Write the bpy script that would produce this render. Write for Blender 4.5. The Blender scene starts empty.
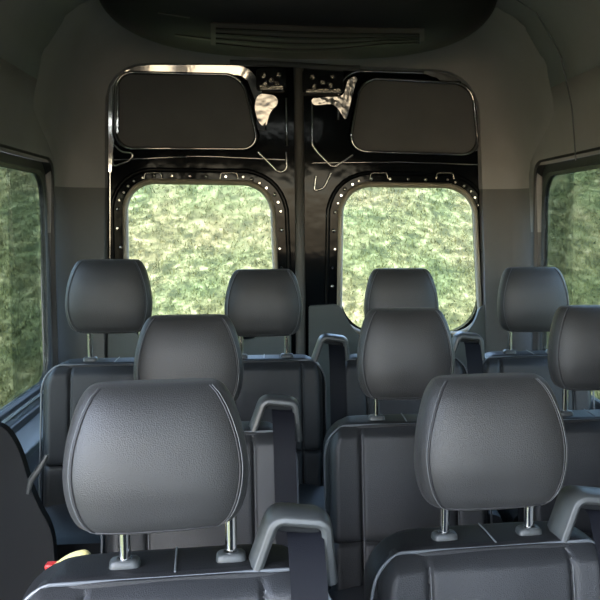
import bpy, bmesh, math, random
import numpy as np
from mathutils import Vector, Matrix
random.seed(4); np.random.seed(4)
C = bpy.context.scene.collection
PI = math.pi

# ------------------------------------------------------------------ camera
F = 950.0; PX = 380.0; HC = 1.35
YAW = math.atan(0.1158); PITCH = math.atan(80/950)
s_, c_ = math.sin(YAW), math.cos(YAW); sp, cp = math.sin(PITCH), math.cos(PITCH)
FW = Vector((s_*cp, c_*cp, -sp)); RT = Vector((c_, -s_, 0)); UP = Vector((s_*sp, c_*sp, cp))
def P(u, v, Y):
    d = FW + RT*((u-PX)/F) + UP*((300-v)/F)
    t = Y/d.y
    return Vector((d.x*t, Y, HC + d.z*t))
def PXw(u, v, X):
    d = FW + RT*((u-PX)/F) + UP*((300-v)/F)
    t = X/d.x
    return Vector((X, d.y*t, HC + d.z*t))
cd = bpy.data.cameras.new('camera'); cam = bpy.data.objects.new('camera', cd); C.objects.link(cam)
cam.matrix_world = Matrix.Translation((0, 0, HC)) @ Matrix((RT, UP, -FW)).transposed().to_4x4()
cd.sensor_width = 36; cd.sensor_fit = 'HORIZONTAL'; cd.lens = F/600*36
cd.shift_x = (300-PX)/600; cd.clip_start = 0.02
bpy.context.scene.camera = cam

# ------------------------------------------------------------------ materials
def mat(name, col, rough=.5, metal=0, coat=0, bump=0, bscale=300, var=0, vscale=6, spec=.5, col2=None, sheen=0, voro=False, bdist=.002, ior=1.45):
    m = bpy.data.materials.new(name); m.use_nodes = True
    nt = m.node_tree; b = nt.nodes['Principled BSDF']
    b.inputs['Roughness'].default_value = rough; b.inputs['Metallic'].default_value = metal
    b.inputs['Coat Weight'].default_value = coat; b.inputs['Coat Roughness'].default_value = .03
    b.inputs['Specular IOR Level'].default_value = spec
    b.inputs['IOR'].default_value = ior
    if sheen: b.inputs['Sheen Weight'].default_value = sheen; b.inputs['Sheen Roughness'].default_value = .4
    tc = nt.nodes.new('ShaderNodeTexCoord')
    n = nt.nodes.new('ShaderNodeTexNoise'); n.inputs['Scale'].default_value = vscale; n.inputs['Detail'].default_value = 4
    nt.links.new(tc.outputs['Object'], n.inputs['Vector'])
    r = nt.nodes.new('ShaderNodeValToRGB')
    c2 = col2 or tuple(min(1, x*(1+var)) for x in col)
    c1 = col if col2 else tuple(x*(1-var) for x in col)
    r.color_ramp.elements[0].color = (*c1, 1); r.color_ramp.elements[1].color = (*c2, 1)
    r.color_ramp.elements[0].position = .35; r.color_ramp.elements[1].position = .65
    nt.links.new(n.outputs['Fac'], r.inputs['Fac']); nt.links.new(r.outputs['Color'], b.inputs['Base Color'])
    if bump:
        if voro:
            t = nt.nodes.new('ShaderNodeTexVoronoi'); o = 'Distance'
        else:
            t = nt.nodes.new('ShaderNodeTexNoise'); o = 'Fac'
        t.inputs['Scale'].default_value = bscale
        nt.links.new(tc.outputs['Object'], t.inputs['Vector'])
        bp = nt.nodes.new('ShaderNodeBump'); bp.inputs['Strength'].default_value = bump
        bp.inputs['Distance'].default_value = bdist
        nt.links.new(t.outputs[o], bp.inputs['Height']); nt.links.new(bp.outputs['Normal'], b.inputs['Normal'])
    return m
M = {}
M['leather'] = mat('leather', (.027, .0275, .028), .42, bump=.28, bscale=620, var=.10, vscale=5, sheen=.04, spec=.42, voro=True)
M['leather_shaded'] = mat('leather_shaded', (.020, .021, .0225), .42, bump=.28, bscale=620, var=.10, vscale=5, spec=.36, voro=True)  # same leather as the headrests, with shade put into the colour
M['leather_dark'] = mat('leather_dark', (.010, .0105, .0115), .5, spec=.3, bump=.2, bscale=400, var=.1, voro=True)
M['thread'] = mat('thread', (.09, .095, .10), .6, var=.1)
M['piping'] = mat('piping', (.10, .11, .12), .35, var=.1)
M['seam'] = mat('seam', (.012, .012, .014), .6, var=.1)
M['chrome'] = mat('chrome', (.8, .8, .78), .12, metal=1, var=.02)
M['plastic'] = mat('plastic', (.032, .036, .037), .42, bump=.1, bscale=900, var=.08)
M['plastic_light'] = mat('plastic_light', (.045, .049, .05), .38, bump=.1, bscale=900, var=.06)
M['plastic_dark'] = mat('plastic_dark', (.006, .007, .008), .7, spec=.2, bump=.1, bscale=700, var=.1)
M['trim_green'] = mat('trim_green', (.05, .058, .056), .5, bump=.15, bscale=600, var=.06)
M['liner'] = mat('liner', (.25, .24, .235), .9, bump=.3, bscale=700, var=.07, vscale=3)
M['liner_low'] = mat('liner_low', (.10, .098, .095), .85, bump=.3, bscale=700, var=.07, vscale=3)
M['metal_black'] = mat('metal_black', (.003, .004, .005), .08, coat=0, bump=1, bscale=10, var=.1, spec=.07, bdist=.0011)
M['bead'] = mat('bead', (.006, .007, .009), .07, coat=0, var=.1, ior=3.6, bump=.12, bscale=20)
M['glint_metal'] = mat('glint_metal', (.006, .007, .009), .1, var=.1, ior=2.2, bump=1, bscale=14, bdist=.004)  # gloss for the added glint plates, bumpy to break up the reflection
M['latch'] = mat('latch', (.30, .30, .28), .22, metal=1, bump=.6, bscale=60, var=.2)
M['matte'] = mat('matte', (.10, .10, .102), .8, bump=.1, bscale=400, var=.06)
M['seal'] = mat('seal', (.24, .21, .155), .7, bump=.4, bscale=250, var=.15)
M['rubber'] = mat('rubber', (.05, .047, .042), .6, var=.1)
M['unit'] = mat('unit', (.0045, .005, .006), .55, bump=.12, bscale=500, var=.08)
M['grille'] = mat('grille', (.05, .045, .042), .5, var=.15)
M['belt'] = mat('belt', (.004, .0045, .007), .6, spec=.2, bump=.3, bscale=900, var=.1)
M['frame'] = mat('frame', (.007, .008, .008), .5, var=.1)
M['alu'] = mat('alu', (.45, .47, .46), .3, metal=1, var=.06)
M['red'] = mat('red', (.45, .02, .02), .4, var=.05)
M['yellow'] = mat('yellow', (.55, .50, .22), .4, var=.06)
M['floor'] = mat('floor_vinyl', (.10, .10, .10), .7, bump=.2, bscale=300, var=.15)
M['body'] = mat('body_paint', (.02, .025, .035), .3, coat=.5, var=.03)

def glass(name, tint, gl=1.0):
    m = bpy.data.materials.new(name); m.use_nodes = True; nt = m.node_tree; nt.nodes.clear()
    out = nt.nodes.new('ShaderNodeOutputMaterial'); mix = nt.nodes.new('ShaderNodeMixShader')
    tr = nt.nodes.new('ShaderNodeBsdfTransparent'); gs = nt.nodes.new('ShaderNodeBsdfGlossy')
    fr = nt.nodes.new('ShaderNodeFresnel'); fr.inputs['IOR'].default_value = 1.45
    mu = nt.nodes.new('ShaderNodeMath'); mu.operation = 'MULTIPLY'; mu.inputs[1].default_value = gl
    tr.inputs['Color'].default_value = (*tint, 1); gs.inputs['Roughness'].default_value = .02
    gs.inputs['Color'].default_value = (.9, .95, .95, 1)
    nt.links.new(fr.outputs[0], mu.inputs[0]); nt.links.new(mu.outputs[0], mix.inputs['Fac'])
    nt.links.new(tr.outputs[0], mix.inputs[1]); nt.links.new(gs.outputs[0], mix.inputs[2])
    nt.links.new(mix.outputs[0], out.inputs['Surface']); return m
M['glass_rear'] = glass('glass_rear', (.96, .97, .96), .1)
M['glass_side'] = glass('glass_side', (.55, .58, .56), .25)
M['glass_tint'] = glass('glass_tint', (.82, .85, .85), .2)

# ------------------------------------------------------------------ helpers
def link(o, parent=None):
    C.objects.link(o)
    if parent: o.parent = parent
    return o
def obj(name, bm, m, parent=None, smooth=True, bevel=0):
    me = bpy.data.meshes.new(name)
    bmesh.ops.recalc_face_normals(bm, faces=bm.faces)
    bm.to_mesh(me); bm.free()
    me.materials.append(M[m])
    if smooth:
        for p in me.polygons: p.use_smooth = True
        me.set_sharp_from_angle(angle=math.radians(42))
    o = bpy.data.objects.new(name, me); link(o, parent)
    if bevel:
        b = o.modifiers.new('bevel', 'BEVEL'); b.width = bevel; b.segments = 3; b.limit_method = 'ANGLE'
    return o
def tag(o, label=None, cat=None, group=None, kind=None):
    if label: o['label'] = label
    if cat: o['category'] = cat
    if group: o['group'] = group
    if kind: o['kind'] = kind
    return o
def thing(name, label, cat, loc, group=None):
    o = bpy.data.objects.new(name, None); link(o); o.location = loc; o.empty_display_size = .05
    return tag(o, label, cat, group)
def box(bm, lo, hi, rot=None, cen=None):
    r = bmesh.ops.create_cube(bm, size=1)
    lo, hi = Vector(lo), Vector(hi)
    for v in r['verts']:
        v.co = Vector([lo[i] + (v.co[i]+.5)*(hi[i]-lo[i]) for i in range(3)])
    if rot is not None: bmesh.ops.rotate(bm, verts=r['verts'], cent=cen or (lo+hi)/2, matrix=rot)
    return r['verts']
def NB(): return bmesh.new()
def tube(bm, pts, r, closed=False, seg=8, rn=None, normal=None, flat=1.0):
    """swept tube; flat scales the section along `normal`"""
    pts = [Vector(p) for p in pts]; n = len(pts); rings = []
    prev = None
    for i, p in enumerate(pts):
        if closed: t = pts[(i+1) % n]-pts[i-1]
        else: t = pts[min(i+1, n-1)]-pts[max(i-1, 0)]
        t = t.normalized()
        if normal is not None:
            b = Vector(normal); b = (b - t*b.dot(t)).normalized()
        elif prev is None:
            b = t.orthogonal().normalized()
        else:
            b = (prev - t*prev.dot(t)).normalized()
        prev = b; a = t.cross(b)
        rr = r[i] if hasattr(r, '__len__') else r
        rings.append([bm.verts.new(p + a*rr*math.cos(2*PI*k/seg) + b*rr*flat*math.sin(2*PI*k/seg)) for k in range(seg)])
    m = n if closed else n-1
    for i in range(m):
        A, B = rings[i], rings[(i+1) % n]
        for k in range(seg): bm.faces.new((A[k], A[(k+1) % seg], B[(k+1) % seg], B[k]))
    if not closed:
        bm.faces.new(rings[0]); bm.faces.new(rings[-1][::-1])
def loft(bm, rings, cap=True):
    R = [[bm.verts.new(p) for p in r] for r in rings]; n = len(R[0])
    for A, B in zip(R, R[1:]):
        for k in range(n): bm.faces.new((A[k], A[(k+1) % n], B[(k+1) % n], B[k]))
    if cap: bm.faces.new(R[0]); bm.faces.new(R[-1][::-1])
def se(n, w, d, cx=0, cy=0, z=0, e=2.6):
    out = []
    for k in range(n):
        a = 2*PI*k/n; ca, sa = math.cos(a), math.sin(a)
        out.append(Vector((cx + w*math.copysign(abs(ca)**(2/e), ca), cy + d*math.copysign(abs(sa)**(2/e), sa), z)))
    return out
def rpoly(pts, rad, n=7):
    """rounded polygon in 2-D (pixel or metric): list of (u,v)"""
    out = []; N = len(pts)
    for i in range(N):
        p = Vector(pts[i]); a = Vector(pts[i-1])-p; b = Vector(pts[(i+1) % N])-p
        r = rad[i] if hasattr(rad, '__len__') else rad
        if r <= 0: out.append(p.copy()); continue
        r1 = min(r, a.length*.49, b.length*.49)
        p0 = p + a.normalized()*r1; p2 = p + b.normalized()*r1
        for k in range(n+1):
            t = k/n; out.append(p0*(1-t)**2 + p*2*t*(1-t)*.72 + (p0*.5+p2*.5)*2*t*(1-t)*.28 + p2*t*t)
    return out
def resamp(poly, step, closed=True):
    pts = list(poly) + ([poly[0]] if closed else []); out = []
    for a, b in zip(pts, pts[1:]):
        n = max(1, int((b-a).length/step))
        for k in range(n): out.append(a.lerp(b, k/n))
    if not closed: out.append(pts[-1])
    return out
def sheet(bm, outer, holes, Y, th):
    """planar plate at depth Y (outer, holes = lists of world (x,z)), thickness th in +Y"""
    edges = []
    for lp in [outer]+holes:
        vs = [bm.verts.new((p[0], Y, p[1])) for p in lp]
        edges += [bm.edges.new((vs[i], vs[(i+1) % len(vs)])) for i in range(len(vs))]
    g = bmesh.ops.triangle_fill(bm, use_beauty=True, use_dissolve=False, edges=edges)
    fs = [f for f in g['geom'] if isinstance(f, bmesh.types.BMFace)]
    e = bmesh.ops.extrude_face_region(bm, geom=fs)
    for v in e['geom']:
        if isinstance(v, bmesh.types.BMVert): v.co.y += th
def px(poly, Y): return [(lambda w: Vector((w.x, w.z)))(P(p[0], p[1], Y)) for p in poly]
def px3(poly, Y): return [P(p[0], p[1], Y) for p in poly]

# ------------------------------------------------------------------ van shell
XL, XR, ZR = -.86, 1.10, 2.24
YD = 4.10; YF = -1.0; XC = (XL+XR)/2; HW = (XR-XL)/2
def profile(z_list=None):
    """half profile of wall from floor up to the roof centre: (offset from centre, z)"""
    pts = [(1.0, 0), (1.0, .72), (1.0, 1.1), (.985, 1.55), (.965, 1.75), (.92, 1.93), (.83, 2.07), (.68, 2.16), (.4, 2.21), (0, ZR)]
    return pts
def wallx(z, side):
    p = profile(); 
    for (a, z0), (b, z1) in zip(p, p[1:]):
        if z <= z1: 
            k = a + (b-a)*(z-z0)/(z1-z0); return XC + side*HW*k
    return XC
WZ0, WZ1 = .705, 1.57        # side window hole
def opening_span(side):
    return [(2.30, 3.85), (-.80, 1.22)] if side < 0 else [(2.30, 3.80), (-.85, -.15)]  # front-left span is an unseen open doorway, added to light the front seats
def side_wall(side, name):
    ys = sorted(set([YF] + [y for a in opening_span(side) for y in a] + [3.95]))
    zs = [0, .4, WZ0, 1.1, 1.3, WZ1, 1.62, 1.68, 1.75, 1.84]
    bm = NB(); g = [[bm.verts.new((wallx(z, side), y, z)) for z in zs] for y in ys]
    for i in range(len(ys)-1):
        for j in range(len(zs)-1):
            if any(ys[i] >= a-1e-6 and ys[i+1] <= b+1e-6 for a, b in opening_span(side)) and (zs[j] >= WZ0-1e-6 or (side < 0 and ys[i] < 1.1 and zs[j] >= .0)) and zs[j+1] <= (1.75 if side < 0 and ys[i] < 1.1 else WZ1)+1e-6: continue
            bm.faces.new((g[i][j], g[i+1][j], g[i+1][j+1], g[i][j+1]))
    o = obj(name, bm, 'liner'); tag(o, kind='structure')
    sol = o.modifiers.new('thickness', 'SOLIDIFY'); sol.thickness = .035; sol.offset = 1 if side < 0 else 1
    o.data.materials.append(M['liner_low'])
    for p in o.data.polygons:
        if p.center.z < 1.3 : p.material_index = 1
    return o
wl = side_wall(-1, 'wall_left'); wr = side_wall(1, 'wall_right')
for o, sd in ((wl, -1), (wr, 1)):      # make the thickness go outwards
    n = o.data.polygons[0].normal.x
    o.modifiers[0].offset = 1 if n*sd > 0 else -1
# ceiling
bm = NB(); pr = []
zz = [1.84, 1.93, 2.0, 2.07, 2.12, 2.16, 2.19, 2.21, 2.225]
half = [(wallx(z, -1), z) for z in zz]; other = [(wallx(z, 1), z) for z in zz[::-1]]
sec = half + [(XC, ZR)] + other
ys = [YF, 0, 1, 2, 3, 3.90]
g = [[bm.verts.new((x, y, z)) for x, z in sec] for y in ys]
for i in range(len(ys)-1):
    for j in range(len(sec)-1): bm.faces.new((g[i][j], g[i+1][j], g[i+1][j+1], g[i][j+1]))
cl = obj('ceiling', bm, 'liner'); tag(cl, kind='structure')
sol = cl.modifiers.new('thickness', 'SOLIDIFY'); sol.thickness = .03
sol.offset = 1 if cl.data.polygons[0].normal.z*0+cl.data.polygons[len(sec)//2].normal.z > 0 else -1
bm = NB(); box(bm, (XL, YF, -.04), (XR, YD, 0)); tag(obj('floor', bm, 'floor', smooth=False), kind='structure')
# rear wall: flows from the van section at Y=3.85 to the door opening
op = rpoly([(105, 640), (106, 64), (250, 64), (478, 72), (494, 640)], [0, 34, 60, 36, 0], 12)
opw = px(op, YD-.02)
def ray_loop(poly, cen, angs):
    out = []
    for a in angs:
        d = Vector((math.cos(a), math.sin(a))); best = None
        for p, q in zip(poly, list(poly[1:])+[poly[0]]):
            e = q-p; den = d.x*e.y-d.y*e.x
            if abs(den) < 1e-9: continue
            w = p-cen; t = (w.x*e.y-w.y*e.x)/den; k = (w.x*d.y-w.y*d.x)/den
            if t > 0 and -1e-6 <= k <= 1+1e-6 and (best is None or t > best): best = t
        out.append(cen+d*best)
    return out
full = [Vector((wallx(z, -1), z)) for z in np.linspace(0, 2.2, 45)] + [Vector((XC, ZR))] + [Vector((wallx(z, 1), z)) for z in np.linspace(2.2, 0, 45)]
cen = Vector((XC, 1.0)); angs = [2*PI*k/160 for k in range(160)]
O = ray_loop(full, cen, angs); I = ray_loop(opw, cen, angs)
for p in I: p.y = max(p.y, 0)
bm = NB(); rings = []
RY = {-.015: .42, .0: .42, .03: .30, .12: .18, .3: .08, .6: .02}
for t, y in ((-.015, 3.90), (.0, 3.915), (.03, 3.965), (.12, 4.015), (.3, 4.045), (.6, 4.065), (.97, YD-.02), (1, YD+.03)):
    rings.append([])
    for o, i in zip(O, I):
        v = o.lerp(i, t); k = min(1, max(0, (o.y-1.56)/.22)); k = k*k*(3-2*k)
        rings[-1].append(Vector((v.x, y-k*RY.get(t, 0), v.y)))
loft(bm, rings, cap=False)
zsplit = P(90, 187, 4.0).z
bmesh.ops.bisect_plane(bm, geom=bm.verts[:]+bm.edges[:]+bm.faces[:], plane_co=(0, 0, zsplit), plane_no=(0, 0, 1))
rw = obj('wall_rear', bm, 'liner'); tag(rw, kind='structure')
rw.data.materials.append(M['liner_low'])
zsplit = P(90, 187, 4.0).z
for p in rw.data.polygons:
    if p.center.z < zsplit: p.material_index = 1
# headliner seam moulding on the right
pts = []
for z in np.linspace(1.56, 2.20, 26):
    pts.append(Vector((wallx(z, 1)-.002, 3.30, z)))
bm = NB(); tube(bm, pts, .0028, seg=6); tag(obj('trim_1', bm, 'thread'), kind='structure')
# D-pillar lower covers (darker, visible either side of the doors)
# ------------------------------------------------------------------ side windows
def side_window(idx, side, y0, y1, tint, frame=True):
    X = (XL if side < 0 else XR)
    def W(poly, x): return [Vector((x, p[0], p[1])) for p in poly]
    ins = .045
    o_ = rpoly([(y0-.03, WZ0-.03), (y1+.05, WZ0-.03), (y1+.05, WZ1+.04), (y0-.03, WZ1+.04)], .07, 8)
    i_ = rpoly([(y0+.04, WZ0+.03), (y1-ins, WZ0+.03), (y1-ins, WZ1-.045), (y0+.04, WZ1-.045)], .10, 8)
    bm = NB(); xi = X - side*.016; xo = X + side*.02
    lp = [W(o_, X+side*.0), W(o_, xi), W([a.lerp(b, .35) for a, b in zip(o_, i_)], xi-side*.004),
          W([a.lerp(b, .42) for a, b in zip(o_, i_)], X+side*.006), W([a.lerp(b, .8) for a, b in zip(o_, i_)], X+side*.010),
          W([a.lerp(b, .86) for a, b in zip(o_, i_)], X-side*.004), W(i_, X+side*.002), W(i_, xo), W(o_, xo)]
    lp.append(lp[0]); loft(bm, lp, cap=False); bmesh.ops.remove_doubles(bm, verts=bm.verts, dist=1e-5)
    w = obj('window_%d' % idx, bm, 'frame'); tag(w, kind='structure')
    bm = NB(); loft(bm, [W([p*1 for p in i_], xo-side*.012), W(i_, xo-side*.008)])
    obj('glass_pane', bm, tint, w, smooth=False)
    return w, i_, xo
wn, il, xo = side_window(1, -1, 2.30, 3.85, 'glass_side')
wn2, ir, xo2 = side_window(2, 1, 2.30, 3.80, 'glass_side')
# second, darker overlapping pane at the rear of each window, with rounded ends
for w, side, usplit in ((wn, -1, 10), (wn2, 1, 572)):
    X = (XL if side < 0 else XR) + side*.026
    ys_ = PXw(usplit, 250, X).y
    q = rpoly([(ys_, WZ0+.0), (3.79, WZ0+.0), (3.79, WZ1-.01), (ys_, WZ1-.01)], [.06, .01, .01, .06], 8)
    bm = NB(); loft(bm, [[Vector((X, p[0], p[1])) for p in q], [Vector((X+side*.004, p[0], p[1])) for p in q]])
    o = obj('tinted_pane', bm, 'glass_tint', w, smooth=False)

side_window(3, 1, -.85, -.15, 'glass_rear')
# front bulkhead with the windscreen opening and the dashboard
bm = NB(); sheet(bm, [Vector(p) for p in ((XL, 0), (XR, 0), (XR, 1.9), (XR-.3, 2.2), (XL+.3, 2.2), (XL, 1.9))], [[Vector(p) for p in rpoly([(XL+.1, 1.05), (XR-.1, 1.05), (XR-.18, 1.80), (XL+.18, 1.80)], .1)]], YF-.03, .03)
tag(obj('wall_front', bm, 'liner_low', smooth=False), kind='structure')
bm = NB(); loft(bm, [[Vector((x, y, z)) for y, z in ((YF+.001, .001), (YF+.35, .001), (YF+.45, .6), (YF+.4, .92), (YF+.3, 1.0), (YF+.001, 1.04))] for x in (XL+.02, XR-.02)])
tag(obj('trim_5', bm, 'plastic_dark'), kind='structure')
# sill rails under the left window
for i, (dz, dx, r) in enumerate(((-.003, .030, .005), (-.034, .036, .004), (-.046, .036, .004), (-.088, .047, .005))):
    bm = NB(); z = WZ0+.02+dz
    tube(bm, [(XL+dx, 2.3, z), (XL+dx, 3.66, z)], r, seg=8)
    o = obj('sill_rail', bm, 'alu', wn)
bm = NB(); box(bm, (XL, 2.2, WZ0-.09), (XL+.045, 3.7, WZ0-.005)); obj('sill_panel', bm, 'frame', wn, bevel=.008)
bm = NB(); loft(bm, [[Vector(p) for p in ((XL, y, .60), (XL+.10, y, .60), (XL+.105, y, .63), (XL+.045, y, .672), (XL, y, .672))] for y in (2.25, 3.75)])
o = obj('trim_2', bm, 'trim_green', bevel=.006); tag(o, kind='structure')

# ------------------------------------------------------------------ rear doors
def wp(poly, rad, Y, n=8): return px(rpoly(poly, rad, n), Y)
def bead(name, poly, rad, Y, r, m, parent, closed=True, flat=1.0, step=4):
    pl = rpoly(poly, rad, 7) if closed else [Vector(p) for p in poly]
    if not closed and rad:
        q = rpoly(poly, [0]+[rad]*(len(poly)-2)+[0], 7); pl = q
    pl = resamp(pl, step, closed)
    bm = NB(); tube(bm, px3(pl, Y), r, closed=closed, seg=10, normal=(0, 1, 0), flat=flat)
    return obj(name, bm, m, parent)
YS = YD+.03   # inner door skin
doors = []
spec = [dict(n='door_1', outer=[(96, 640), (100, 50), (297, 50), (302, 640)], win=[(126, 182), (271, 184), (277, 332), (128, 332)],
             up=[(117, 73), (241, 76), (258, 148), (116, 147)], flange=[(111, 172), (111, 66), (250, 68), (264, 104), (263, 130)]),
        dict(n='door_2', outer=[(298, 640), (295, 50), (492, 50), (506, 640)], win=[(342, 185), (473, 187), (480, 333), (340, 332)],
             up=[(362, 79), (471, 85), (478, 154), (350, 150)], flange=[(482, 122), (479, 75), (424, 73)])]
for k, S in enumerate(spec):
    wr_ = [24, 24, 34, 34]
    bm = NB(); sheet(bm, wp(S['outer'], [0, 10, 0, 0] if k == 0 else [0, 0, 10, 0], YS), [wp(S['win'], wr_, YS), wp(S['up'], 16, YS)], YS, .05)
    d = obj(S['n'], bm, 'metal_black'); tag(d, kind='structure'); doors.append(d)
    # upper recess: bevelled rim and matte cover
    bm = NB(); a = wp(S['up'], 16, YS); cu = sum(a, Vector((0, 0)))/len(a)
    rr = [[Vector((p.x, YS-.004, p.y)) for p in [cu+(q-cu)*1.075 for q in a]],
          [Vector((p.x, YS-.016, p.y)) for p in [cu+(q-cu)*1.05 for q in a]],
          [Vector((p.x, YS-.012, p.y)) for p in [cu+(q-cu)*1.02 for q in a]],
          [Vector((p.x, YS+.012, p.y)) for p in [cu+(q-cu)*.99 for q in a]]]
    loft(bm, rr, cap=False); obj('recess_rim', bm, 'bead', d)
    bm = NB(); sheet(bm, [cu+(q-cu)*1.0 for q in a], [], YS+.008, .008); obj('recess_cover', bm, 'matte', d, smooth=False)
    # broad rounded flange along the outer top edge
    fl = resamp(rpoly(S['flange'], [0, 18, 12, 6, 0] if k == 0 else [0, 18, 0], 8), 4, False)
    cu3 = P(sum(p[0] for p in S['up'])/4, 150, YS); A = px3(fl, YS-.012); bm = NB(); rr = []
    for i, p in enumerate(A):
        t = (A[min(i+1, len(A)-1)]-A[max(i-1, 0)]).normalized(); nn = Vector((-t.z, 0, t.x))
        if nn.dot(cu3-p) < 0: nn = -nn
        wq = .023 if k == 0 or (p.x > cu3.x+.1) else .013
        if p.z < cu3.z+.06: wq = .011
        tp = min(1, (i+.3)/9) if k == 0 else min(1, (i+.3)/6, (len(A)-1-i+.3)/3); wq *= tp
        rr.append([p-nn*.014+Vector((0, .012, 0)), p-nn*.010+Vector((0, -.001, 0)), p+nn*(wq*1.25)+Vector((0, -.001+(.128 if k == 0 else .115)*(wq*1.25+.010), 0)), p+nn*(wq*1.25+.004)+Vector((0, .012, 0))])
    for i in range(len(rr)-1):
        pass
    loft(bm, rr); obj('flange', bm, 'bead', d)
    # window: raised surround, seal, glass
    w = S['win']; cx = sum(p[0] for p in w)/4; cy = sum(p[1] for p in w)/4
    def grow(f, fy=None): return [(cx+(p[0]-cx)*f, cy+(p[1]-cy)*(fy or f)) for p in w]
    bead('surround_ridge', grow(1.20, 1.17), 38, YS-.002, .010, 'metal_black', d, flat=.8)
    sl = bead('window_seal', grow(1.015, 1.015), 26, YS-.008, .011, 'seal', d, flat=1.3)
    bm = NB(); a = wp(grow(1.0), 26, YS); sheet(bm, a, [], YS+.03, .004); obj('glass_pane', bm, 'glass_rear', d, smooth=False)
    bead('glass_edge', w, 26, YS+.028, .008, 'seal', d)
    # clips and screws round the window
    ring = rpoly(grow(1.10, 1.09), 34, 6); ring = resamp(ring, 16); n = 0
    for j, p in enumerate(ring):
        if p.y > 300: continue
        q = P(p.x+random.uniform(-2, 2), p.y, YS); bm = NB()
        if j % 3 == 0:
            r = bmesh.ops.create_uvsphere(bm, u_segments=10, v_segments=6, radius=.009)
            for v in r['verts']: v.co.y *= .7
        else:
            r = bmesh.ops.create_cone(bm, cap_ends=True, segments=10, radius1=.008, radius2=.005, depth=.01)
            bmesh.ops.rotate(bm, verts=r['verts'], matrix=Matrix.Rotation(PI/2, 3, 'X'))
        c = obj('screw', bm, 'latch' if j % 2 else 'bead', d); c.location = (q.x, YS-.006, q.z)
    for uu in ((153, 229) if k == 0 else (379, 445)):
        for (a0, a1) in (((uu-8, 175), (uu+9, 175)),):
            bead('clip', [(uu-9, 179), (uu-8, 173), (uu+8, 173), (uu+9, 179)], 2, YS-.010, .0035, 'latch', d, closed=False)
# embossed pockets
d1, d2 = doors
bead('embossed_bead', [(112, 142), (121, 152), (134, 153), (131, 160), (113, 167)], 4, YS-.003, .0055, 'bead', d1, closed=True)
bead('embossed_bead', [(258, 152), (264, 158), (279, 173), (287, 170), (286, 152)], 4, YS-.003, .0055, 'bead', d1, closed=False)
bead('embossed_bead', [(318, 153), (333, 168), (353, 155)], 4, YS-.003, .0055, 'bead', d2, closed=False)
bead('embossed_bead', [(331, 173), (324, 188), (314, 191), (316, 176)], 3, YS-.003, .005, 'bead', d2, closed=False)
bead('embossed_bead', [(312, 100), (312, 145), (318, 153)], 3, YS-.003, .006, 'bead', d2, closed=False)
bead('embossed_bead', [(286, 98), (287, 146)], 0, YS-.003, .006, 'bead', d1, closed=False)
bead('panel_crease', [(114, 160), (200, 156), (288, 160)], 8, YS-.002, .004, 'bead', d1, closed=False)
bead('panel_crease', [(312, 163), (400, 162), (486, 165)], 8, YS-.002, .004, 'bead', d2, closed=False)
bead('flange_lip', [(424, 73), (352, 71), (339, 84), (338, 120)], 8, YS-.004, .008, 'bead', d2, closed=False)
bead('flange_lip', [(110, 172), (110, 640)], 0, YS-.004, .005, 'bead', d1, closed=False)
bead('flange_lip', [(482, 122), (490, 300), (491, 640)], 0, YS-.004, .005, 'bead', d2, closed=False)
for d, S in zip(doors, spec):
    cx = sum(p[0] for p in S['up'])/4; cy = sum(p[1] for p in S['up'])/4
    bead('recess_bead', [(cx+(p[0]-cx)*1.02, cy+(p[1]-cy)*1.03) for p in S['up']], 16, YS-.016, .0065, 'bead', d)
def facet(d, poly, zr=.10, xr=0):  # added plates in the shape of bright reflections, tilted to mirror the windscreen
    bm = NB(); sheet(bm, px(rpoly(poly, 5, 5), YS), [], YS-.012, .010)
    z0 = min(v.co.z for v in bm.verts); x0 = min(v.co.x for v in bm.verts)
    for v in bm.verts:
        if v.co.y < YS-.005: v.co.y += -zr*(v.co.z-z0)+xr*(v.co.x-x0)
    obj('glint_facet', bm, 'glint_metal', d, bevel=.002)
facet(d1, [(258, 94), (276, 96), (279, 104), (270, 112), (266, 128), (259, 124), (254, 108)], .10, .02)
facet(d2, [(348, 78), (358, 76), (352, 96), (346, 122), (340, 112), (334, 104), (312, 106), (311, 98), (343, 97)], .09, .03)
# latch boxes with bolts
for dd, (u0, u1, v0, v1) in ((d1, (256, 286, 69, 92)), (d2, (302, 343, 70, 95))):
    bm = NB(); a, b = P(u0, v1, YS), P(u1, v0, YS)
    sheet(bm, [Vector((p.x, p.y)) for p in px(rpoly([(u0, v0), (u1, v0), (u1, v1), (u0, v1)], 4, 4), YS)], [], YS-.03, .03)
    lb = obj('latch_bracket', bm, 'bead', dd, bevel=.003)
    for (fu, fv) in ((.25, .3), (.75, .25), (.7, .62), (.3, .68), (.5, .5)):
        q = P(u0+(u1-u0)*fu, v0+(v1-v0)*fv, YS-.03); bm = NB()
        r = bmesh.ops.create_cone(bm, cap_ends=True, segments=12, radius1=.012, radius2=.009, depth=.012)
        bmesh.ops.rotate(bm, verts=r['verts'], matrix=Matrix.Rotation(PI/2, 3, 'X'))
        bmesh.ops.translate(bm, verts=r['verts'], vec=q); obj('bolt', bm, 'latch', lb)
    bm = NB(); sheet(bm, px([(u0+4, v1-5), (u1-3, v1-5), (u1-3, v1-2), (u0+4, v1-2)], YS), [], YS-.034, .01); obj('bracket_plate', bm, 'latch', lb)
# centre seal between the doors
bm = NB(); tube(bm, [P(u, v, YS-.014) for u, v in ((298.5, 66), (299.5, 160), (300.5, 300), (302, 640))], .021, seg=14, normal=(0, 1, 0), flat=.6)
o = obj('trim_3', bm, 'rubber'); tag(o, kind='structure')
# header ledge above the doors
bm = NB(); tube(bm, [P(u, v, YD-.015) for u, v in ((230, 62), (260, 63), (300, 65), (340, 68), (360, 68))], .012, seg=10, normal=(0, 1, 0), flat=1.2)
o = obj('trim_4', bm, 'liner_low'); tag(o, kind='structure')
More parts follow.
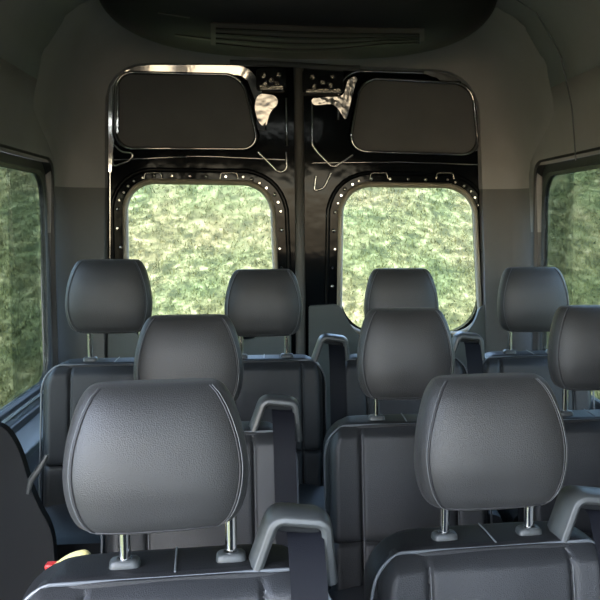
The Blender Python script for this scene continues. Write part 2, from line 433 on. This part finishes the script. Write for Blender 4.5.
# lower door trim panels curling up round the window corners
for dd, outer in ((d1, [(108, 640), (108, 300), (118, 300), (128, 325), (142, 340), (255, 340), (271, 328), (279, 300), (291, 303), (292, 640)]),
                  (d2, [(309, 640), (309, 306), (340, 304), (348, 322), (363, 341), (458, 341), (474, 325), (480, 305), (492, 303), (497, 640)])):
    bm = NB(); sheet(bm, px(rpoly(outer, [0, 2, 6, 12, 12, 12, 12, 6, 2, 0], 6), YS-.03), [], YS-.035, .03)
    obj('lower_trim', bm, 'trim_green', dd, bevel=.008)

# ------------------------------------------------------------------ overhead unit
un = thing('rear_air_unit', 'large rounded black air unit on the ceiling above the doors', 'air conditioner', (.11, 3.35, 2.2))
bm = NB(); c0 = Vector((.115, 3.42, 2.185))
R = []; 
for i in range(21):
    ph = -PI/2*(1-i/20)           # from bottom pole to equator
    cz = math.sin(ph); cr = max(math.cos(ph), .001)
    e = .62
    z = -.25*abs(cz)**.75; rr = cr**e
    R.append([Vector((c0.x + .70*rr*math.copysign(abs(math.cos(t))**.9, math.cos(t)), c0.y + .36*rr*math.copysign(abs(math.sin(t))**.8, math.sin(t)), c0.z+z)) for t in [2*PI*k/64 for k in range(64)]])
loft(bm, R); body = obj('housing', bm, 'unit', un); body.location = -Vector(un.location)
# grille laid on the lower front of the housing
def unit_pt(u, v, lift=0):
    # nearest hit of the ray with the housing, computed on the mesh
    d = (P(u, v, 1.0)-Vector((0, 0, HC))).normalized()
    hit = bvh.ray_cast(Vector((0, 0, HC)), d)
    if hit[0] is None: return P(u, v, 3.2)
    return hit[0] + hit[1].normalized()*lift*(-1 if hit[1].dot(d) > 0 else 1)
from mathutils.bvhtree import BVHTree
bvh = BVHTree.FromPolygons([v.co.copy() for v in body.data.vertices], [list(p.vertices) for p in body.data.polygons])
def patch(name, u0, u1, vt, vb, lift, m, nu=24, nv=5, th=.006, par=un):
    bm = NB(); L = []
    for lf in (lift, lift-th):
        L.append([[bm.verts.new(unit_pt(u0+(u1-u0)*i/nu, vt(i/nu)+(vb(i/nu)-vt(i/nu))*j/nv, lf)) for j in range(nv+1)] for i in range(nu+1)])
    for g in L:
        for i in range(nu):
            for j in range(nv): bm.faces.new((g[i][j], g[i+1][j], g[i+1][j+1], g[i][j+1]))
    A, B = L
    for i in range(nu):
        bm.faces.new((A[i][0], A[i+1][0], B[i+1][0], B[i][0])); bm.faces.new((A[i][nv], A[i+1][nv], B[i+1][nv], B[i][nv]))
    for j in range(nv):
        bm.faces.new((A[0][j], A[0][j+1], B[0][j+1], B[0][j])); bm.faces.new((A[nu][j], A[nu][j+1], B[nu][j+1], B[nu][j]))
    o = obj(name, bm, m, par)
    if par is un: o.location = -Vector(un.location)
    return o
patch('grille_panel', 211, 424, lambda t: 22+6*math.sin(PI*t*.5), lambda t: 43+8*math.sin(PI*min(1, t*1.2))-8*max(0, t-.6), .006, 'grille')
for q in range(4):
    patch('grille_slat', 216, 419, lambda t, q=q: 26+5*q+6*math.sin(PI*t*.5)*(1-q/4)+(7*math.sin(PI*min(1, t*1.2))-6*max(0, t-.6))*q/4,
          lambda t, q=q: 27.6+5*q+6*math.sin(PI*t*.5)*(1-q/4)+(7*math.sin(PI*min(1, t*1.2))-6*max(0, t-.6))*q/4, .010, 'unit', nv=1)
patch('badge', 158, 190, lambda t: 12+5*t, lambda t: 13.2+5*t, .002, 'grille', 6, 1)
patch('lower_vent', 175, 215, lambda t: 34+5*t, lambda t: 36+5*t, .003, 'grille', 8, 1)

# ------------------------------------------------------------------ seats
HRW = .1225; HRH = .218
WP = [(0, .62), (.02, .76), (.06, .86), (.12, .92), (.2, .965), (.3, .99), (.42, 1.0), (.52, .985), (.64, .955), (.76, .905), (.86, .85), (.93, .79), (.97, .735), (.99, .68), (1, .62)]
def ip(tab, x):
    for (a, va), (b, vb) in zip(tab, tab[1:]):
        if x <= b: 
            t = (x-a)/(b-a); return va+(vb-va)*t
    return tab[-1][1]
DP = [(0, .60), (.03, .80), (.1, .93), (.3, 1), (.7, .97), (.88, .86), (.95, .72), (.985, .52), (1, .30)]
def hr_sec(t, n=72):
    z = .045 + HRH*t; w = HRW*ip(WP, t); d = .055*ip(DP, t); cy = -.028 + .022*t - .012*math.sin(PI*t)
    return w, d, cy, z
def hr_front(t, fx, lift=.0008):
    w, d, cy, z = hr_sec(t); e = 3.0
    y = cy - d*(1-abs(fx)**e)**(1/e) - .006*(1-fx*fx)*math.sin(PI*min(1, t))
    return Vector((w*fx, y-lift, z))
def make_headrest(par, x, dz=0, rz=0, hs=(1, 1, 1), mx=0):
    bm = NB(); rings = []
    for t in [0, .012, .03, .06, .1, .16, .24, .32, .4, .48, .56, .64, .72, .8, .86, .91, .945, .97, .985, .994, 1]:
        w, d, cy, z = hr_sec(t); r = se(80, w, d, 0, cy, z, 3.0)
        for p in r:
            if p.y < cy: p.y -= .006*(1-(p.x/w)**2)*math.sin(PI*min(1, t))
        rings.append(r)
    loft(bm, rings)
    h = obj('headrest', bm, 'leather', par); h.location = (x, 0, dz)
    h.location.x += mx; h.rotation_euler.z = rz; h.scale = hs
    m = h.modifiers.new('smooth', 'SUBSURF'); m.levels = 1; m.render_levels = 1
    for s in (-1, 1):
        pts = [hr_front(t, s*f) for t, f in [(.02, .80)] + [(t, .82+.07*math.sin(PI*t)) for t in np.linspace(.05, .98, 22)]]
        bm = NB(); tube(bm, pts, .0013, seg=6); obj('seam', bm, 'seam' , h)
        pts = [p+Vector((s*.0032, .0006, 0)) for p in pts]
        bm = NB(); tube(bm, pts, .0007, seg=5); obj('stitching', bm, 'thread', h)
    bm = NB(); pts = [hr_front(.035, f, .0004) for f in np.linspace(-.9, .9, 20)]
    tube(bm, pts, .0012, seg=6); obj('seam', bm, 'seam', h)
    for s in (-1, 1):
        bm = NB(); tube(bm, [((s*.075-mx)/hs[0], -.012, -.03-dz), ((s*.075-mx)/hs[0], -.012, .02), ((s*.075-mx)/hs[0], -.014, .075)], .0080, seg=16); obj('post', bm, 'chrome', h)
        bm = NB(); rr = [se(28, .021*f, .0155*f, s*.075+x, -.012, z, 4) for f, z in ((1.05, -.012), (1.05, .004), (1, .011), (.85, .0145), (.5, .0155), (.36, .013))]
        loft(bm, rr); obj('post_guide', bm, 'plastic', par)
    return h
BW, BH, LEAN = .215, .56, .20
def make_backrest(par, x, w=BW):
    R0 = .075
    def wz(z, w, r=R0):
        t = z + r
        return w if t <= 0 else w - r*(1-math.sqrt(max(0, 1-(t/r)**2)))*.9
    bm = NB(); rings = []
    for z in [-BH-.03, -BH-.02, -BH*.7, -BH*.4, -.2] + [-.1+.1*k/9 for k in range(9)] + [-.006, -.002]:
        ww = wz(z-.0, w); d = .058
        if z < -BH: ww *= .96; d *= .9
        rings.append(se(60, ww, d, x, LEAN*z, z, 5.5))
    ww = wz(-.002, w)
    rings.append(se(60, ww-.006, .052, x, 0, .0025, 5)); rings.append(se(60, ww-.02, .04, x, 0, .004, 5))
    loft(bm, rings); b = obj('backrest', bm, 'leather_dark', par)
    # front panel: puffed cushion with stitched channels
    bm = NB(); NU, NV = 64, 56; g = []; inn = w-.012
    def fp(a, z):
        ww = wz(z-.006, inn, R0-.004); X = a*ww
        ed = min(1, (1-abs(a))/.10, (-.004-z)/.028+.0) if z > -.04 else min(1, (1-abs(a))/.10)
        ed = max(0, ed); h = .030*math.sin(ed*PI/2)
        for sx in (-.122, .122): h -= .010*math.exp(-((X-sx)/.0045)**2) * (1 if ed > .3 else 0)
        h -= .010*math.exp(-((z+.285)/.005)**2)
        h += .006*math.cos(X/.122*PI/2)**2 if abs(X) < .122 else 0
        h += .010*((abs(X)-.13)/.08 if abs(X) > .13 else 0)
        return Vector((x+X, LEAN*z-.050-max(h, .0), z))
    aa = [math.sin((i/NU-.5)*PI)*.0+(i/NU*2-1) for i in range(NU+1)]
    aa = sorted(set(aa + [s*(k+o)/inn for s in (-1, 1) for k in (.122,) for o in (-.006, -.003, 0, .003, .006)]))
    zl = sorted(set([-.004-.03*(k/6) for k in range(7)] + [-.034-(BH-.034)*k/40 for k in range(41)] + [-.285+o for o in (-.005, -.0025, 0, .0025, .005)]), reverse=True)
    g = [[bm.verts.new(fp(a, z)) for a in aa] for z in zl]
    for i in range(len(zl)-1):
        for j in range(len(aa)-1): bm.faces.new((g[i][j], g[i][j+1], g[i+1][j+1], g[i+1][j]))
    bd = [e for e in bm.edges if e.is_boundary]
    ex = bmesh.ops.extrude_edge_only(bm, edges=bd)
    for v in ex['geom']:
        if isinstance(v, bmesh.types.BMVert): v.co.y += .03
    f = obj('front_panel', bm, 'leather_shaded', par)
    # piping along the top front edge
    path = []
    for z in np.linspace(-BH, -R0, 14): path.append(Vector((x-wz(z, w), LEAN*z-.052, z)))
    for t in np.linspace(0, PI/2, 14)[1:]:
        z = -R0+R0*math.sin(t); path.append(Vector((x-wz(z-.002, w)+.001, LEAN*z-.054, z-.002)))
    right = [Vector((2*x-p.x, p.y, p.z)) for p in path[::-1]]
    top0, top1 = path[-1], right[0]
    path = path + [top0.lerp(top1, k/8) for k in range(1, 8)] + right
    bm = NB(); tube(bm, path, .0028, seg=8); obj('piping', bm, 'piping', f)
    for X in (-.122, .122):
        bm = NB(); tube(bm, [fp(X/wz(z-.006, inn, R0-.004), z)+Vector((.003, -.0035, 0)) for z in np.linspace(-.022, -BH+.01, 40)], .0011, seg=5); obj('stitching', bm, 'thread', f)
    bm = NB(); tube(bm, [(x, -.05, .0045), (x, 0, .0055), (x, .05, .0045)], .0016, seg=6); obj('seam', bm, 'piping', b)
    return b
def make_guide(par, x, w=.092, belt=True, tall=1.0, sl=.012):
    # moulded bracket: a wide band bent into an upside-down U
    xl, xr = x-w/2, x+w/2; h = .073*tall
    path = rpoly([(xl-.016, -.012), (xl+.014, h-.002), (xr-.004, h-sl), (xr+.004, -.03)], [0, .014, .012, 0], 6)
    path = resamp(path, .008, False)
    bm = NB(); rings = []
    n = len(path)
    for i, p in enumerate(path):
        t = (path[min(i+1, n-1)]-path[max(i-1, 0)]).normalized(); nn = Vector((-t.y, t.x))
        prof = [(-.045, -.003), (-.040, -.0085), (-.033, -.0085), (-.028, -.003), (.030, -.002), (.035, 0), (.033, .005), (.0, .0115), (-.036, .0085), (-.043, .005)]
        rings.append([Vector((p.x+nn.x*b, a-.012, p.y+nn.y*b)) for a, b in prof])
    loft(bm, rings); gd = obj('belt_guide', bm, 'plastic_light', par, bevel=.0015)
    bm = NB(); loft(bm, [[Vector((px_, -.04, z)) for px_, z in ((xl+.012, h-.022), (xr-.012, h-.032), (xr-.012, h-.020), (xl+.012, h-.010))],
                         [Vector((px_, .015, z)) for px_, z in ((xl+.012, h-.022), (xr-.012, h-.032), (xr-.012, h-.020), (xl+.012, h-.010))]])
    obj('belt_slot', bm, 'plastic_dark', gd, bevel=.002)
    if belt:
        bm = NB(); bw = .026; cx = x+.012
        line = [(.02, h-.024), (-.028, h-.024), (-.055, h-.034), (-.070, h-.06), (-.092, -.01), (-.108, -.06), (-.132, -.15), (-.164, -.3), (-.194, -.45), (-.206, -.52)]
        q = []
        for (y, z) in line: q.append((y, z))
        rings = [[Vector((cx-bw, y, z)), Vector((cx+bw, y, z)), Vector((cx+bw, y+.0022, z+.0012)), Vector((cx-bw, y+.0022, z+.0012))] for y, z in q]
        loft(bm, rings); obj('seat_belt', bm, 'belt', par)
def make_cushion(par, x, ztop, w=BW):
    # local z of the cushion top about -.40; base reaches the floor at -ztop
    bm = NB(); rings = []
    y0 = LEAN*-.42-.05
    for y, f in ((y0+.03, .9), (y0, .97), (y0-.2, 1), (y0-.36, 1), (y0-.40, .97), (y0-.42, .85)):
        r = se(40, w*(.96+.04*f), .065*f, x, 0, 0, 5)
        rings.append([Vector((p.x, y, -.45+p.y+(.02 if y < y0-.3 else 0))) for p in r])
    loft(bm, rings); obj('cushion', bm, 'leather_shaded', par)
    bm = NB(); box(bm, (x-w+.02, y0-.38, -.545), (x+w-.02, y0+.02, -.515))
    obj('seat_pan', bm, 'plastic_dark', par, bevel=.006)
    for sx in (-1, 1):
        for yy in (y0-.34, y0-.02):
            bm = NB(); box(bm, (x+sx*(w-.05)-.02, yy-.03, -ztop+.001), (x+sx*(w-.05)+.02, yy+.03, -.54)); obj('leg', bm, 'plastic_dark', par, bevel=.004)
def make_seat(name, label, cat, origin, units, group=None, yaw=0):
    o = thing(name, label, cat, (origin.x, origin.y, 0), group)
    # children are built with the seat-top as z=0, then lifted
    for U in units:
        x = U['x']; make_backrest(o, x, U.get('w', BW)); make_headrest(o, x+U.get('hx', 0), U.get('dz', 0), U.get('rz', 0), U.get('hs', (1, 1, 1)), U.get('mx', 0))
        make_cushion(o, x, origin.z, U.get('w', BW))
        if 'g' in U: make_guide(o, x+U['g'], belt=True, tall=U.get('gt', 1))
    for ch in o.children: ch.location.z += origin.z
    o.rotation_euler.z = math.radians(yaw)
    return o
def top(u, v, Y): return P(u, v, Y)
# seat-top origins: pixel of the point midway between the two headrest posts on the seat top
s1l = top(176, 562, 1.37); s1r = top(487, 535, 1.57)
s2l = top(201, 428, 2.29); s2r = top(404, 419, 2.46)
s3l = top(117, 361, 2.92); s3r = top(400, 355.5, 3.15)
make_seat('passenger_seat', 'single grey leather seat nearest the camera at lower left, beside the yellow handle', 'seat', s1l,
          [dict(x=0.0, w=.222, g=.172, hx=.004, mx=-.027, rz=.03, dz=.022, hs=(1.04, 1, .935))], yaw=4)
make_seat('double_seat', 'two-place grey leather seat at lower right, nearest on the right, cut by the frame edge', 'seat', s1r,
          [dict(x=0, g=.178, hx=-.004, dz=.018, hs=(1.07, 1, 1)), dict(x=.47, dz=.018)], yaw=4)
make_seat('passenger_seat', 'single grey leather seat in the middle row, directly behind the nearest left seat', 'seat', s2l,
          [dict(x=0, w=.225, g=.182, hx=.0, mx=-.025, dz=.012, hs=(1.04, 1, 1))], yaw=3)
make_seat('double_seat', 'two-place leather seat in the middle row, behind the nearest right seat', 'seat', s2r,
          [dict(x=0, dz=.014, hs=(1.05, 1, 1.07)), dict(x=.51, w=.205, dz=.03, hs=(1.04, 1, 1.02))])
make_seat('passenger_seat', 'single dark leather seat of the back row, beside the left window', 'seat', s3l,
          [dict(x=0, w=.208, mx=-.014, dz=.045, hs=(1.03, 1, 1))])
make_seat('rear_bench', 'three-place dark leather bench of the back row, in front of the rear doors', 'bench', s3r,
          [dict(x=-.455, g=.225, w=.20, dz=.032, hs=(1.04, 1, 1)), dict(x=0, g=.225, w=.223, dz=.032, hs=(1.02, 1, 1)), dict(x=.45, w=.20, dz=.034)])

# ------------------------------------------------------------------ small things at the left
b = thing('belt_buckle', 'seat belt buckle with a red button left of the nearest seat', 'buckle', P(53, 577, 1.55))
bl = b.location.copy()
bm = NB(); box(bm, (-.014, -.01, -.10), (.014, .01, .012)); obj('housing', bm, 'plastic_dark', b, bevel=.004)
bm = NB(); box(bm, (-.010, -.012, .002), (.010, .008, .024)); obj('button', bm, 'red', b, bevel=.002)
bm = NB(); tube(bm, [(0, 0, -.09), (0, .01, -.25), (.01, .02, -bl.z+.01)], .009, seg=8); obj('stalk', bm, 'belt', b)
h = thing('grab_handle', 'pale yellow rounded handle at the corner of the nearest left seat', 'handle', P(68, 561, 1.52))
hl = h.location.copy()
bm = NB(); tube(bm, [(-.034+.06*t, 0, -.034+.036*math.sin(t*PI/2)) for t in np.linspace(0, 1, 14)] + [(.030, 0, .002), (.033, 0, .002), (.035, 0, .0015)], [.012+.003*math.sin(PI*t/2) for t in np.linspace(0, 1, 14)] + [.0135, .010, .005], seg=20); obj('grip', bm, 'yellow', h)
bm = NB(); tube(bm, [(-.03, 0, -.035), (-.045, 0, -.1), (-.045, 0, -hl.z+.005)], .009, seg=10); obj('stalk', bm, 'plastic_dark', h)

g = thing('guard_panel', 'dark curved guard panel at the lower left below the window rails', 'panel', (P(10, 500, 2.0).x, 2.0, 0))
pl = px(rpoly([(-60, 424), (2, 424), (18, 446), (34, 500), (52, 530), (58, 600)], [0, 10, 14, 20, 12, 0], 6), 2.0)
pl = pl + [Vector((pl[-1].x+.004, .001)), Vector((XL+.01, .001)), Vector((XL+.01, pl[0].y))]
pl = [Vector((max(p.x, XL+.01)-g.location.x, p.y)) for p in pl]
bm = NB(); sheet(bm, pl, [], 0, .03); obj('panel', bm, 'plastic_dark', g, bevel=.008)
q = [P(u, v, 1.985)-g.location for u, v in ((28, 494), (31, 480), (40, 468), (47, 455))]
bm = NB(); tube(bm, q, [.004, .007, .007, .004], seg=10); obj('grab_rail', bm, 'plastic', g)

# ------------------------------------------------------------------ outside: grass slope
def gh(x, y):
    r = max(0, y-4.6)
    return -.65 + .36*r + .04*math.sin(x*1.1+y*.7) + .03*math.sin(x*2.3-y*1.9)
def grass_mat():
    m = bpy.data.materials.new('grass'); m.use_nodes = True; nt = m.node_tree; b = nt.nodes['Principled BSDF']
    b.inputs['Roughness'].default_value = .9; b.inputs['Specular IOR Level'].default_value = .15
    g = nt.nodes.new('ShaderNodeNewGeometry')
    mp = nt.nodes.new('ShaderNodeMapping'); mp.inputs['Scale'].default_value = (1, .6, .6)
    nt.links.new(g.outputs['Position'], mp.inputs['Vector'])
    def noise(s, d=5, rough=.6):
        n = nt.nodes.new('ShaderNodeTexNoise'); n.inputs['Scale'].default_value = s; n.inputs['Detail'].default_value = d
        n.inputs['Roughness'].default_value = rough; n.inputs['Distortion'].default_value = .4
        nt.links.new(mp.outputs[0], n.inputs['Vector']); return n
    a = noise(8.5, 8, .74); r = nt.nodes.new('ShaderNodeValToRGB'); e = r.color_ramp.elements
    e[0].position = .32; e[0].color = (.016, .022, .006, 1); e[1].position = .70; e[1].color = (.21, .19, .125, 1)
    for p, c in ((.43, (.026, .029, .010)), (.51, (.052, .055, .021)), (.59, (.098, .097, .050))):
        x = e.new(p); x.color = (*c, 1)
    nt.links.new(a.outputs['Fac'], r.inputs['Fac'])
    c = noise(1.1, 3); r2 = nt.nodes.new('ShaderNodeValToRGB'); e = r2.color_ramp.elements
    e[0].position = .35; e[0].color = (.75, .95, .75, 1); e[1].position = .65; e[1].color = (1.1, 1.02, .95, 1)
    nt.links.new(c.outputs['Fac'], r2.inputs['Fac'])
    mx = nt.nodes.new('ShaderNodeMix'); mx.data_type = 'RGBA'; mx.blend_type = 'MULTIPLY'; mx.inputs[0].default_value = 1
    nt.links.new(r.outputs[0], mx.inputs[6]); nt.links.new(r2.outputs[0], mx.inputs[7]); nt.links.new(mx.outputs[2], b.inputs['Base Color'])
    return m
M['grass'] = grass_mat()
bm = NB(); xs = [x*.6 for x in range(-30, 31)]; ys = [-12+y*.6 for y in range(0, 66)]
g = [[bm.verts.new((x, y, gh(x, y)-.01)) for y in ys] for x in xs]
for i in range(len(xs)-1):
    for j in range(len(ys)-1): bm.faces.new((g[i][j], g[i+1][j], g[i+1][j+1], g[i][j+1]))
tag(obj('ground', bm, 'grass'), kind='structure')
N = 90000
yy = 4.9 + 12*np.random.rand(N)**.8; xx = (np.random.rand(N)*.95-.45)*yy
zz = np.array([gh(a, c) for a, c in zip(xx, yy)])-.01
L = (.02+.04*np.random.rand(N)); an = np.random.rand(N)*2*PI; wd = .004+.004*np.random.rand(N)
lean = (np.random.rand(N)*1.1); la = np.random.rand(N)*2*PI
co = np.zeros((N, 3, 3)); base = np.stack([xx, yy, zz], 1); dv = np.stack([np.cos(an), np.sin(an), 0*an], 1)*wd[:, None]
co[:, 0] = base-dv; co[:, 1] = base+dv; co[:, 2] = base+np.stack([np.cos(la)*L*np.sin(lean), np.sin(la)*L*np.sin(lean), L*np.cos(lean)], 1)
me = bpy.data.meshes.new('grass_blades'); me.vertices.add(3*N); me.vertices.foreach_set('co', co.ravel())
me.loops.add(3*N); me.loops.foreach_set('vertex_index', np.arange(3*N, dtype=np.int32))
me.polygons.add(N); me.polygons.foreach_set('loop_start', np.arange(0, 3*N, 3, dtype=np.int32))
me.update(calc_edges=True); me.validate(); me.materials.append(M['grass'])
o = bpy.data.objects.new('grass', me); link(o); tag(o, 'sunlit patchy green and straw coloured grass on the slope outside', 'grass', kind='stuff')

# ------------------------------------------------------------------ light
w = bpy.data.worlds.new('world'); bpy.context.scene.world = w; w.use_nodes = True
nt = w.node_tree; bg = nt.nodes['Background']; sk = nt.nodes.new('ShaderNodeTexSky')
sk.sky_type = 'NISHITA'; sk.sun_disc = False; sk.sun_elevation = math.radians(50); sk.sun_rotation = math.radians(200); sk.air_density = 1.0; sk.dust_density = 2
nt.links.new(sk.outputs[0], bg.inputs['Color']); bg.inputs['Strength'].default_value = 1.1
sd = bpy.data.lights.new('sun', 'SUN'); sd.energy = .8; sd.angle = .01; sd.color = (1, .96, .88)
so = bpy.data.objects.new('sun', sd); link(so)
so.rotation_euler = Vector((.25, .62, -.9)).to_track_quat('-Z', 'Y').to_euler()
vs = bpy.context.scene.view_settings
vs.view_transform = 'Standard'; vs.look = 'None'; vs.exposure = 1.5; vs.gamma = 1; vs.use_curve_mapping = False
bpy.context.scene.cycles.max_bounces = 10; bpy.context.scene.cycles.transparent_max_bounces = 16
